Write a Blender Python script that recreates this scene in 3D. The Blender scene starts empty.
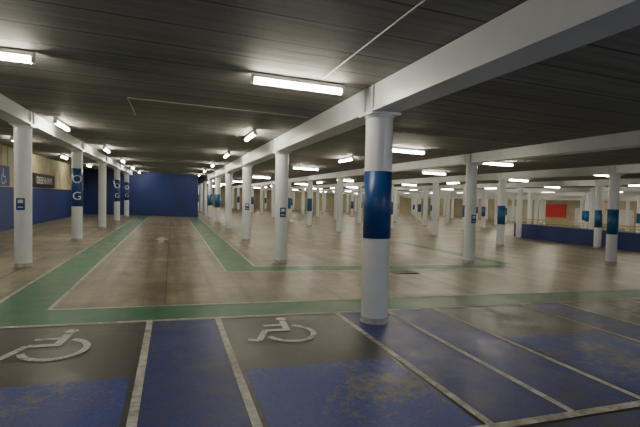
import bpy, math, random
from mathutils import Matrix, Vector
random.seed(3)
S=0.023            # cross slope of the decks
HC=3.16            # ceiling above floor
HB=2.80            # beam underside above floor (main row)
def fz(x): return -S*x
scene=bpy.context.scene

# ---------------------------------------------------------------- materials
def new_mat(name):
    m=bpy.data.materials.new(name); m.use_nodes=True
    nt=m.node_tree; b=nt.nodes['Principled BSDF']
    return m,nt,b
def noise(nt,scale,detail=4,rough=0.6,vec=None):
    n=nt.nodes.new('ShaderNodeTexNoise'); n.inputs['Scale'].default_value=scale
    n.inputs['Detail'].default_value=detail; n.inputs['Roughness'].default_value=rough
    if vec is not None: nt.links.new(vec,n.inputs['Vector'])
    return n
def ramp(nt,fac,p0,c0,p1,c1):
    r=nt.nodes.new('ShaderNodeValToRGB'); e=r.color_ramp.elements
    e[0].position=p0; e[0].color=c0; e[1].position=p1; e[1].color=c1
    nt.links.new(fac,r.inputs['Fac']); return r
def mix(nt,fac,a,b,blend='MIX'):
    m=nt.nodes.new('ShaderNodeMix'); m.data_type='RGBA'; m.blend_type=blend
    for s,v in ((m.inputs['Factor'],fac),(m.inputs['A'],a),(m.inputs['B'],b)):
        if hasattr(v,'is_output') or hasattr(v,'links'): nt.links.new(v,s)
        else: s.default_value=v
    return m.outputs['Result']
def geo(nt):
    return nt.nodes.new('ShaderNodeNewGeometry').outputs['Position']
def mapped(nt,p,sc):
    mp=nt.nodes.new('ShaderNodeMapping'); mp.inputs['Scale'].default_value=sc; nt.links.new(p,mp.inputs['Vector']); return mp.outputs['Vector']
def c(r,g,b): return (r,g,b,1)

def paint(name,col,rough=0.45,var=0.15,scale=3,metal=0):
    m,nt,b=new_mat(name); p=geo(nt)
    n=noise(nt,scale,5,0.6,p)
    r=ramp(nt,n.outputs['Fac'],0.3,c(*[x*(1-var) for x in col]),0.7,c(*[min(1,x*(1+var)) for x in col]))
    nt.links.new(r.outputs['Color'],b.inputs['Base Color'])
    b.inputs['Roughness'].default_value=rough; b.inputs['Metallic'].default_value=metal
    return m
def worn(name,col,under,amount=0.45,soft=0.08,scale=5,rough=0.4,var=0.3,big=0.7):
    m,nt,b=new_mat(name); p=geo(nt)
    n1=noise(nt,scale,8,0.72,p); n2=noise(nt,0.7,3,0.5,p); n3=noise(nt,45,2,0.5,p); n5=noise(nt,3,6,0.7,p)
    add=nt.nodes.new('ShaderNodeMath'); add.operation='MULTIPLY_ADD'
    nt.links.new(n2.outputs['Fac'],add.inputs[0]); add.inputs[1].default_value=big
    nt.links.new(n1.outputs['Fac'],add.inputs[2])
    mid=0.5+big*.5+0.35*(0.5-amount)
    mr=nt.nodes.new('ShaderNodeMapRange'); mr.inputs['From Min'].default_value=mid-soft
    mr.inputs['From Max'].default_value=mid+soft
    nt.links.new(add.outputs[0],mr.inputs['Value'])
    cr=ramp(nt,n3.outputs['Fac'],0.25,c(*[x*(1-var) for x in col]),0.75,c(*[x*(1+var) for x in col]))
    cc=mix(nt,.7,cr.outputs['Color'],ramp(nt,n5.outputs['Fac'],.3,c(.6,.6,.6),.7,c(1.25,1.25,1.25)).outputs['Color'],'MULTIPLY')
    o=mix(nt,mr.outputs['Result'],cc,c(*under))
    nt.links.new(o,b.inputs['Base Color'])
    rr=ramp(nt,n5.outputs['Fac'],0.3,(rough-.1,rough-.1,rough-.1,1),0.7,(rough+.15,rough+.15,rough+.15,1))
    nt.links.new(rr.outputs['Color'],b.inputs['Roughness'])
    bp=nt.nodes.new('ShaderNodeBump'); bp.inputs['Strength'].default_value=.25; bp.inputs['Distance'].default_value=.008
    nt.links.new(n3.outputs['Fac'],bp.inputs['Height']); nt.links.new(bp.outputs[0],b.inputs['Normal'])
    return m

# floor : concrete, darker asphalt finish in the disabled bays (Y<5.75)
m_floor,nt,b=new_mat('floor_concrete'); p=geo(nt)
def M(op,a,bv=None):
    n=nt.nodes.new('ShaderNodeMath'); n.operation=op
    nt.links.new(a,n.inputs[0])
    if bv is not None: n.inputs[1].default_value=bv
    return n.outputs[0]
n1=noise(nt,0.35,6,0.65,p); n2=noise(nt,3.5,9,0.78,p); n3=noise(nt,60,2,0.5,p); n6=noise(nt,1.1,7,.7,p)
n4=noise(nt,1.0,5,0.6,mapped(nt,p,(4,0.22,1)))
light=ramp(nt,n1.outputs['Fac'],0.35,c(.20,.175,.122),0.65,c(.38,.335,.235)).outputs['Color']
light=mix(nt,0.5,light,ramp(nt,n4.outputs['Fac'],0.38,c(.4,.4,.4),0.58,c(1.2,1.2,1.2)).outputs['Color'],'MULTIPLY')
light=mix(nt,0.65,light,ramp(nt,n6.outputs['Fac'],0.38,c(.5,.49,.46),0.58,c(1.2,1.2,1.2)).outputs['Color'],'MULTIPLY')
dark=ramp(nt,n1.outputs['Fac'],0.3,c(.045,.044,.042),0.7,c(.078,.074,.067)).outputs['Color']
sp=nt.nodes.new('ShaderNodeSeparateXYZ'); nt.links.new(p,sp.inputs[0])
mr=nt.nodes.new('ShaderNodeMapRange'); mr.inputs['From Min'].default_value=5.70; mr.inputs['From Max'].default_value=5.74
nt.links.new(sp.outputs['Y'],mr.inputs['Value'])
col=mix(nt,mr.outputs['Result'],dark,light)
sk=ramp(nt,n2.outputs['Fac'],0.35,c(.55,.55,.55),0.65,c(1.3,1.3,1.3)).outputs['Color']
col=mix(nt,0.75,col,sk,'MULTIPLY')
g=ramp(nt,n3.outputs['Fac'],0.3,c(.7,.7,.7),0.7,c(1.2,1.2,1.2)).outputs['Color']
col=mix(nt,0.7,col,g,'MULTIPLY')
# construction joints
jy=M('LESS_THAN',M('FRACT',M('DIVIDE',sp.outputs['Y'],2.7)),0.010); jx=M('LESS_THAN',M('FRACT',M('DIVIDE',M('ADD',sp.outputs['X'],.1),2.75)),0.010)
mx=nt.nodes.new('ShaderNodeMath'); mx.operation='MAXIMUM'; nt.links.new(jx,mx.inputs[0]); nt.links.new(jy,mx.inputs[1])
col=mix(nt,M('MULTIPLY',mx.outputs[0],.6),col,c(.03,.027,.022))
nt.links.new(col,b.inputs['Base Color'])
rr=ramp(nt,n2.outputs['Fac'],0.3,(.27,.27,.27,1),0.7,(.48,.48,.48,1)); nt.links.new(rr.outputs['Color'],b.inputs['Roughness'])
bp=nt.nodes.new('ShaderNodeBump'); bp.inputs['Strength'].default_value=.2; bp.inputs['Distance'].default_value=.008
nt.links.new(n3.outputs['Fac'],bp.inputs['Height']); nt.links.new(bp.outputs[0],b.inputs['Normal'])

# ceiling : board-marked dark concrete, boards running across (X)
m_ceil,nt,b=new_mat('ceiling_concrete'); p=geo(nt)
n1=noise(nt,1,5,0.7,mapped(nt,p,(0.15,7,1))); n2=noise(nt,0.8,6,0.6,p)
sp=nt.nodes.new('ShaderNodeSeparateXYZ'); nt.links.new(p,sp.inputs[0])
groove=M('LESS_THAN',M('FRACT',M('DIVIDE',sp.outputs['Y'],0.60)),0.06)
gr2=M('LESS_THAN',M('FRACT',M('DIVIDE',sp.outputs['Y'],0.15)),0.12)
col=ramp(nt,n1.outputs['Fac'],0.3,c(.17,.168,.162),0.7,c(.335,.33,.315)).outputs['Color']
col=mix(nt,0.5,col,ramp(nt,n2.outputs['Fac'],.3,c(.6,.6,.6),.7,c(1.2,1.2,1.2)).outputs['Color'],'MULTIPLY')
col=mix(nt,M('MULTIPLY',gr2,.3),col,c(.06,.058,.055))
col=mix(nt,M('MULTIPLY',groove,.7),col,c(.035,.034,.032))
nt.links.new(col,b.inputs['Base Color']); b.inputs['Roughness'].default_value=.7
bp=nt.nodes.new('ShaderNodeBump'); bp.inputs['Strength'].default_value=.5; bp.inputs['Distance'].default_value=.02
nt.links.new(n1.outputs['Fac'],bp.inputs['Height']); nt.links.new(bp.outputs[0],b.inputs['Normal'])

m_white=paint('column_white_paint',(.80,.82,.85),.3,.04,2)
m_beam=paint('beam_white_paint',(.74,.755,.78),.35,.06,1.5)
m_band=paint('blue_band',(.014,.070,.27),.35,.1,3)
m_teal=paint('teal_band',(.02,.12,.30),.35,.1,3)
m_scuff=paint('column_foot_scuff',(.5,.49,.46),.6,.3,12)
m_bluewall=paint('blue_wall_paint',(.018,.038,.19),.45,.15,1)
m_tan=paint('tan_wall_panel',(.55,.49,.31),.6,.15,1)
m_cream=paint('cream_far_wall',(.48,.43,.30),.7,.2,.5)
m_black=paint('black_sign',(.012,.012,.012),.4,.1,2)
m_signwhite=paint('sign_white',(.75,.75,.75),.5,.02,2)
m_yellow=paint('yellow_rail',(.55,.45,.12),.4,.1,3)
m_red=paint('red_panel',(.6,.015,.015),.5,.1,3)
m_metal=paint('conduit_grey',(.36,.35,.33),.5,.1,3)
m_line=worn('white_line_paint',(.64,.64,.61),(.22,.20,.17),.30,.14,8,.5,.1)
m_faint=worn('faded_line_paint',(.44,.41,.34),(.27,.235,.17),.5,.2,8,.5,.1)
m_green=worn('green_walkway_paint',(.030,.175,.092),(.09,.16,.10),.32,.14,7,.42,.25)
m_blue=worn('blue_bay_paint',(.030,.055,.29),(.17,.155,.125),.17,.07,13,.42,.35,1.3)
m_blue2=worn('blue_aisle_paint',(.028,.046,.235),(.065,.067,.10),.34,.12,10,.42,.35)
m_sym=worn('symbol_paint',(.68,.67,.64),(.10,.095,.085),.26,.08,10,.5,.1)
m_symf=worn('faded_symbol_paint',(.38,.37,.35),(.09,.085,.075),.45,.12,10,.5,.1)
m_tube,nt,b=new_mat('fluorescent_tube')
b.inputs['Base Color'].default_value=c(.9,.9,.85)
b.inputs['Emission Color'].default_value=c(1,.925,.73); b.inputs['Emission Strength'].default_value=72
m_house=paint('fitting_white',(.7,.7,.68),.4,.03,2)

# ---------------------------------------------------------------- mesh builder
class MB:
    def __init__(s): s.v=[];s.f=[];s.mi=[];s.sm=[];s.mats=[]
    def mat(s,m):
        if m not in s.mats: s.mats.append(m)
        return s.mats.index(m)
    def box(s,x0,x1,y0,y1,z0,z1,m,shear=0):
        i=len(s.v); k=s.mat(m)
        for z in (z0,z1):
            for x,y in ((x0,y0),(x1,y0),(x1,y1),(x0,y1)): s.v.append((x,y,z+shear*x))
        for f in ((0,3,2,1),(4,5,6,7),(0,1,5,4),(1,2,6,5),(2,3,7,6),(3,0,4,7)):
            s.f.append(tuple(i+a for a in f)); s.mi.append(k); s.sm.append(False)
    def poly(s,pts,m):
        i=len(s.v); k=s.mat(m); s.v+=list(pts); s.f.append(tuple(range(i,i+len(pts)))); s.mi.append(k); s.sm.append(False)
    def cyl(s,p0,p1,r,m,n=24,r1=None,caps=True):
        p0=Vector(p0);p1=Vector(p1);d=(p1-p0).normalized(); r1=r if r1 is None else r1
        a=d.orthogonal().normalized(); bb=d.cross(a); i=len(s.v); k=s.mat(m)
        for p,rr in ((p0,r),(p1,r1)):
            for j in range(n):
                t=2*math.pi*j/n; s.v.append(tuple(p+rr*(a*math.cos(t)+bb*math.sin(t))))
        for j in range(n):
            s.f.append((i+j,i+(j+1)%n,i+n+(j+1)%n,i+n+j)); s.mi.append(k); s.sm.append(True)
        if caps:
            s.f.append(tuple(i+j for j in reversed(range(n)))); s.mi.append(k); s.sm.append(False)
            s.f.append(tuple(i+n+j for j in range(n))); s.mi.append(k); s.sm.append(False)
    def mesh(s,name):
        me=bpy.data.meshes.new(name); me.from_pydata(s.v,[],s.f); 
        for m in s.mats: me.materials.append(m)
        me.polygons.foreach_set('material_index',s.mi); me.polygons.foreach_set('use_smooth',s.sm)
        me.update(); return me
    def obj(s,name,loc=(0,0,0)):
        o=bpy.data.objects.new(name,s.mesh(name)); o.location=loc; scene.collection.objects.link(o); return o
def inst(name,me,loc,rz=0):
    o=bpy.data.objects.new(name,me); o.location=loc; o.rotation_euler=(0,0,rz); scene.collection.objects.link(o); return o

XL=-5.85; XR=46; YB=-3; YF=70; YW=33.8
# ---------------------------------------------------------------- shell
def slab(name,m,zb,zt):
    mb=MB(); mb.box(XL-.2,XR+.2,YB,YF+.2,zb,zt,m,shear=-S); return mb.obj(name)
slab('floor',m_floor,-.3,0)
slab('ceiling',m_ceil,HC,HC+.3)
mb=MB()   # left wall with ribbed tan cladding above a blue dado
z0=fz(XL)
mb.box(XL-.2,XL-.05,YB,YF,z0,z0+HC,m_tan)
mb.box(XL-.05,XL,YB,YW,z0,z0+1.62,m_bluewall)
y=YB
while y<YW-1:
    mb.box(XL-.05,XL-.02,y+.03,y+.57,z0+1.62,z0+HC-.02,m_tan); y+=.6
mb.obj('wall_left')
mb=MB(); mb.box(XL,1.85,YW,YW+.2,z0-.2,z0+HC-.02,m_bluewall); mb.box(1.65,1.85,YW+.2,YF,-.1,HC-.1,m_bluewall); mb.obj('wall_back')
mb=MB(); mb.box(1.85,XR,YF,YF+.2,-1.1,3.1,m_cream); mb.obj('wall_far')
mb=MB(); mb.box(XR,XR+.2,YB,YF,fz(XR),fz(XR)+HC,m_cream)
mb.obj('wall_right')

# ---------------------------------------------------------------- columns
def column_mesh(kind,HBx,R):
    mb=MB()
    def seg(z0,z1,m,r=R): mb.cyl((0,0,z0),(0,0,z1),r,m,48,caps=False)
    mb.cyl((0,0,0),(0,0,.02),R+.012,m_scuff,48)
    seg(.02,.08,m_scuff)
    seg(.08,HBx-.03,m_white)
    if kind=='band': mb.cyl((0,0,1.14),(0,0,2.03),R+.004,m_band,48)
    if kind=='og': mb.cyl((0,0,1.10),(0,0,2.30),R+.004,m_band,48)
    if kind=='low': mb.cyl((0,0,.95),(0,0,1.75),R+.004,m_teal,48)
    q=R+.03
    mb.box(-q,q,-q,q,HBx-.03,HBx,m_white)
    mb.cyl((0,0,HBx-.07),(0,0,HBx-.03),R,m_white,48,r1=R+.02)
    return mb.mesh('column_'+kind)
HB2=2.88
CM={k:column_mesh(k,HB2,.155) for k in ('plain','og','low')}
CM1={k:column_mesh(k,HB,.165) for k in ('plain','low','band')}
CM1['band']=column_mesh('band',HB,.182)
rows=[(-2.87,10.25,5.25),(2.62,5.24,5.4),(8.2,10.4,5.15),(13.4,10.0,4.95),(18.65,9.8,4.8),(24.0,9.6,4.8),(29.5,9.6,4.8),(35,9.6,4.8),(40.5,9.6,4.8)]
def text_mesh(txt,size,ext=.004):
    cu=bpy.data.curves.new('t','FONT'); cu.body=txt; cu.size=size; cu.extrude=ext; cu.align_x='CENTER'; cu.align_y='CENTER'
    o=bpy.data.objects.new('t',cu); scene.collection.objects.link(o)
    bpy.context.view_layer.update()
    me=bpy.data.meshes.new_from_object(o.evaluated_get(bpy.context.evaluated_depsgraph_get()))
    bpy.data.objects.remove(o); me.materials.clear(); me.materials.append(m_signwhite); return me
tG=text_mesh('G',.36); tO=text_mesh('O',.36)
sb=MB(); sb.box(-.075,.075,-.012,0,-.12,.12,m_band); sb.box(-.045,.045,-.016,-.012,.02,.09,m_signwhite); sb.box(-.045,.045,-.016,-.012,-.07,-.05,m_signwhite)
small=sb.mesh('bay_plate')
for ri,(X,Y0,dy) in enumerate(rows):
    Y=Y0; k=0
    while Y<(YW-1 if ri==0 else YF-1):
        kind='plain'
        if ri==0: kind='plain' if k==0 else 'og' if k in(1,3,4) else 'plain'
        if ri==1: kind='band' if k==0 else 'plain' if k<3 else random.choice(['plain','plain','low'])
        if ri==2: kind='plain' if k==0 else random.choice(['plain','low'])
        if ri==3: kind='low' if k in(0,1) else random.choice(['plain','low'])
        if ri>3: kind=random.choice(['plain','plain','low'])
        o=inst('column',(CM1 if ri==1 else CM)[kind],(X,Y,fz(X)))
        if kind=='og':
            for j,(t,z) in enumerate(((tO,1.95),(tG,1.42))):
                tt=bpy.data.objects.new('letter_%d'%j,t); scene.collection.objects.link(tt); tt.parent=o
                tt.location=(.03,-.165,z); tt.rotation_euler=(math.pi/2,0,.15)
        if (ri,k) in ((0,0),(1,1),(2,0),(1,2)):
            tt=bpy.data.objects.new('bay_plate',small); scene.collection.objects.link(tt); tt.parent=o; tt.location=(.0,-.166 if ri==1 else -.156,1.28)
        Y+=dy; k+=1
# ---------------------------------------------------------------- beams
for ri,(X,Y0,dy) in enumerate(rows):
    mb=MB(); ye=YW-.01 if ri==0 else YF-.01; hb=HB if ri==1 else HB2
    mb.box(-.15,.15,YB,ye,hb+.03,HC-.006,m_beam)
    mb.box(-.18,.18,YB,ye,hb+.003,hb+.03,m_beam)
    Y=Y0
    while Y<ye-1:
        for s in (-1,1):
            for q in (-.12,.12):
                xs=sorted((s*.15,s*.178)); mb.box(xs[0],xs[1],Y+q-.012,Y+q+.012,hb+.03,HC-.012,m_beam)
        Y+=dy
    mb.obj('ceiling_beam',(X,0,fz(X)))

# ---------------------------------------------------------------- lights
lb=MB(); L=.61
lb.box(-L,L,-.035,.035,-.045,0,m_house)
lb.box(-L,-L+.03,-.04,.04,-.115,-.045,m_house); lb.box(L-.03,L,-.04,.04,-.115,-.045,m_house)
lb.cyl((-L+.03,0,-.085),(L-.03,0,-.085),.036,m_tube,12)
LM=lb.mesh('fluorescent_batten_light')
def light(x,y,along):
    rz=0 if along=='X' else math.pi/2
    o=inst('fluorescent_batten_light',LM,(x,y,fz(x)+HC-.02),rz)
    if along=='X': o.rotation_euler=(0,math.atan(S),0)
spec=[(1.52,5.35,'X'),(-2.1,5.75,'X'),(-2.4,11.3,'Y'),(1.75,10.3,'Y'),(-2.2,16.8,'Y'),(1.8,15.4,'Y'),(6.0,10.4,'X'),(5.7,13.9,'Y'),(10.0,11.4,'X'),(15.5,12.0,'X'),(-1.9,.2,'X'),(5.2,.6,'X'),(11,3.0,'X') ]  # last three fittings are out of view, added to light the foreground
for a in spec: light(*a)
for k in range(3): light(-2.2,22+5.25*k,'Y'); 
for k in range(3): light(1.8,20.8+5.4*k,'Y')
for X in (5.8,11,16.2,21.5,26.8,32,37.5,43):
    y={5.8:19,11:16.5,16.2:17}.get(X,9.5)
    k=0
    while y<68:
        light(X,y,'X' if (k%2==0) else 'Y'); y+=5.2; k+=1
for k in range(6): light(3.6,36+5.4*k,'Y')
for k in range(4): light(-4.6,10+6*k,'Y')

# conduits on soffit
zc=HC-.015
def conduit(pts):
    mb=MB()
    for a,b2 in zip(pts[:-1],pts[1:]): mb.cyl((a[0],a[1],fz(a[0])+zc),(b2[0],b2[1],fz(b2[0])+zc),.008,m_metal,8)
    mb.obj('conduit')
conduit([(1.78,-2),(1.78,5.2)])
conduit([(-.7,9.3),(-.7,7.7),(2.4,7.7)])
conduit([(3.1,8.2),(7.9,8.2)])

# ---------------------------------------------------------------- floor paint
def rect(mb,x0,x1,y0,y1,m,z): 
    mb.poly([(x0,y0,fz(x0)+z),(x1,y0,fz(x1)+z),(x1,y1,fz(x1)+z),(x0,y1,fz(x0)+z)],m)
w=.07
g=MB(); YE=YW-.02; XE=XL+.01
rect(g,XE,16,5.75,6.5,m_green,.003)
rect(g,-2.25,-1.53,6.5,YE,m_green,.003)
rect(g,1.1,1.85,9.3,YE,m_green,.003)
rect(g,1.85,9.1,9.3,10.0,m_green,.003)
rect(g,8.95,9.5,10.0,16,m_green,.003)
g.obj('green_walkway_marking')
l=MB()
def H(y,x0,x1,m=m_line,ww=w): rect(l,x0,x1,y-ww/2,y+ww/2,m,.006)
def V(x,y0,y1,m=m_line,ww=w): rect(l,x-ww/2,x+ww/2,y0,y1,m,.006)
H(5.75,XE,16); H(6.5,-1.53,16,m_line,.05); H(6.5,XE,-2.25)
V(-2.25,6.5,YE,m_line,.05); V(-1.53,6.5,YE,m_line,.05)
V(1.1,9.3,YE,m_line,.05); V(1.85,10,YE,m_line,.05); H(9.3,1.1,9.1,m_line,.05); H(10.0,1.85,9.1,m_line,.05)
V(9.1,9.3,9.9); V(-1.35,6.8,YE,m_faint,.03); 
for k in range(11): H(7.9+2.45*k,XL+.05,-2.3,m_faint)
for k in range(9): H(12.4+2.45*k,1.9,6.4,m_faint,.06)
V(6.4,12.4,32,m_faint,.06)
for k in range(9): H(16.5+2.45*k,9.6,14,m_faint,.06)
for k in range(6): V(9.6+1.7*k,6.6,8.6,m_faint,.06)
for x in (-2.05,-.25,.58,2.25,3.05,3.88,5.60,6.45,8.1,8.95): V(x,2.5,5.72,m_line,.07)
H(2.5,-2.1,12,m_line,.08)
l.obj('parking_bay_lines')
b_=MB()
rect(b_,-.21,.54,2.55,5.68,m_blue2,.003)
rect(b_,2.29,3.01,2.55,5.68,m_blue2,.003); rect(b_,3.09,3.84,2.55,5.68,m_blue2,.003)
rect(b_,5.64,6.41,2.55,5.68,m_blue2,.003); rect(b_,8.14,8.91,2.55,5.68,m_blue2,.003)
rect(b_,-2.0,-.33,2.55,4.0,m_blue,.003); rect(b_,.66,2.17,2.55,3.95,m_blue,.003)
rect(b_,3.96,5.52,2.55,4.3,m_blue,.003); rect(b_,6.53,8.0,2.55,4.3,m_blue,.003)
rect(b_,2.3,8,1.2,2.42,m_blue2,.003)
b_.obj('blue_bay_paint')

def symbol(cx,cy,m,sx=.92,sy=.98):
    mb=MB(); 
    def P(x,y,z=.0075):
        X=cx-(x-.5)*sx; Y=cy+(y-.5)*sy; return (X,Y,fz(X)+z)
    def stroke(pts,wd=.075,z=.0075):
        for (a,b2) in zip(pts[:-1],pts[1:]):
            dx,dy=b2[0]-a[0],b2[1]-a[1]; n=math.hypot(dx,dy); nx,ny=-dy/n*wd/2,dx/n*wd/2
            mb.poly([P(a[0]-nx,a[1]-ny,z),P(a[0]+nx,a[1]+ny,z),P(b2[0]+nx,b2[1]+ny,z),P(b2[0]-nx,b2[1]-ny,z)],m)
    mb.poly([P(.38+.075*math.cos(t*math.pi/8),.93+.075*math.sin(t*math.pi/8)) for t in range(16)],m)
    stroke([(.39,.83),(.43,.42)],.09); stroke([(.41,.66),(.70,.66)],.07,.0078)
    stroke([(.40,.45),(.72,.45),(.87,.10),(1.0,.15)],.08,.0082)
    stroke([(.42+.31*math.cos(math.radians(a)),.32+.31*math.sin(math.radians(a))) for a in range(112,345,12)],.075,.0086)
    o=mb.obj('wheelchair_symbol_marking'); return o
symbol(-1.17,5.05,m_sym); symbol(1.28,5.12,m_sym); symbol(4.65,5.05,m_symf); symbol(7.3,5.05,m_symf)
ar=MB(); X,Y=-.35,16.0
ar.poly([(X-.08,Y-1.2,fz(X)+.005),(X+.08,Y-1.2,fz(X)+.005),(X+.08,Y,fz(X)+.005),(X-.08,Y,fz(X)+.005)],m_line)
ar.poly([(X-.28,Y,fz(X)+.005),(X+.28,Y,fz(X)+.005),(X,Y+1.1,fz(X)+.005)],m_line); ar.obj('arrow_marking')
for (x,y) in ((5.2,8.9),):
    d=MB(); zz=fz(x)
    d.box(-.3,.3,-.18,.18,.001,.012,m_black)
    for k in range(8): d.box(-.27+.07*k,-.24+.07*k,-.16,.16,.012,.018,m_metal)
    d.obj('drain_grate',(x,y,zz))

# ---------------------------------------------------------------- parapet + rail on right
px=19.35; pz=fz(px); pb=MB()
pb.box(px-.08,px+.08,4,20.4,pz,pz+.80,m_bluewall)
pb.box(px-.11,px+.11,4,20.4,pz+.80,pz+.84,m_metal)
for k in range(12):
    yy=4.3+1.45*k; pb.cyl((px,yy,pz+.84),(px,yy,pz+1.08),.022,m_yellow,10)
pb.cyl((px,4,pz+1.09),(px,20.4,pz+1.09),.03,m_yellow,12)
pb.cyl((px,4,pz+.96),(px,20.4,pz+.96),.018,m_yellow,12)
pb.obj('blue_parapet_with_rail')

# ---------------------------------------------------------------- signs
z0=fz(XL)
sg=MB(); sg.box(XL,XL+.08,22.0,25.6,z0+1.66,z0+2.30,m_black)
so=sg.obj('store_sign')
t=text_mesh('DEBENHAMS',.46); tt=bpy.data.objects.new('lettering',t); scene.collection.objects.link(tt); tt.parent=so
tt.location=(XL+.085,23.8,z0+1.98); tt.rotation_euler=(math.pi/2,0,math.pi/2)
ws=MB(); ws.box(XL,XL+.04,18.0,19.2,z0+1.66,z0+2.4,m_band)
def P2(x,y): return (XL+.045,18.6+(x-.5)*.6,z0+2.03+(y-.5)*.6)
def st(pts,wd=.08):
    for a,b2 in zip(pts[:-1],pts[1:]):
        dx,dy=b2[0]-a[0],b2[1]-a[1]; n=math.hypot(dx,dy); nx,ny=-dy/n*wd/2,dx/n*wd/2
        ws.poly([P2(a[0]-nx,a[1]-ny),P2(b2[0]-nx,b2[1]-ny),P2(b2[0]+nx,b2[1]+ny),P2(a[0]+nx,a[1]+ny)],m_signwhite)
st([(.39,.95),(.43,.42)],.1); st([(.40,.45),(.72,.45),(.87,.10)]); st([(.42+.31*math.cos(math.radians(a)),.32+.31*math.sin(math.radians(a))) for a in range(112,345,12)])
ws.obj('accessible_parking_sign')
rp=MB(); rp.box(XR-.1,XR-.001,40.3,43.8,-.2,1.45,m_red); rp.obj('red_wall_sign')
for i,(y,wd) in enumerate(((36.5,2.5),(32.0,2.0),(48,2.5))):
    q=MB(); q.box(XR-.1,XR-.001,y,y+wd,fz(XR),fz(XR)+2.1,m_signwhite); q.box(XR-.13,XR-.1,y+.1,y+wd/2-.03,fz(XR)+.1,fz(XR)+2,m_house); q.box(XR-.13,XR-.1,y+wd/2+.03,y+wd-.1,fz(XR)+.1,fz(XR)+2,m_house)
    q.obj('glare_panel_%d'%(i+1))  # white wall panels paint in the bright glare at the far right

# ---------------------------------------------------------------- world
wd=bpy.data.worlds.new('World'); scene.world=wd; wd.use_nodes=True
bg=wd.node_tree.nodes['Background']; bg.inputs[0].default_value=c(.80,.88,1.0); bg.inputs[1].default_value=.5

# ---------------------------------------------------------------- camera
th=math.radians(19.0); p=.036; r=.022
fwd=Vector((math.sin(th)*math.cos(p),math.cos(th)*math.cos(p),-math.sin(p)))
right0=Vector((math.cos(th),-math.sin(th),0)); up0=right0.cross(fwd)
right=right0*math.cos(r)+up0*math.sin(r); up=up0*math.cos(r)-right0*math.sin(r)
cam=bpy.data.cameras.new('camera'); co=bpy.data.objects.new('camera',cam); scene.collection.objects.link(co)
cam.sensor_width=36; cam.lens=36*430/640; cam.clip_end=300
mw=Matrix((right,up,-fwd)).transposed().to_4x4(); mw.translation=Vector((0,0,1.6)); co.matrix_world=mw
scene.camera=co
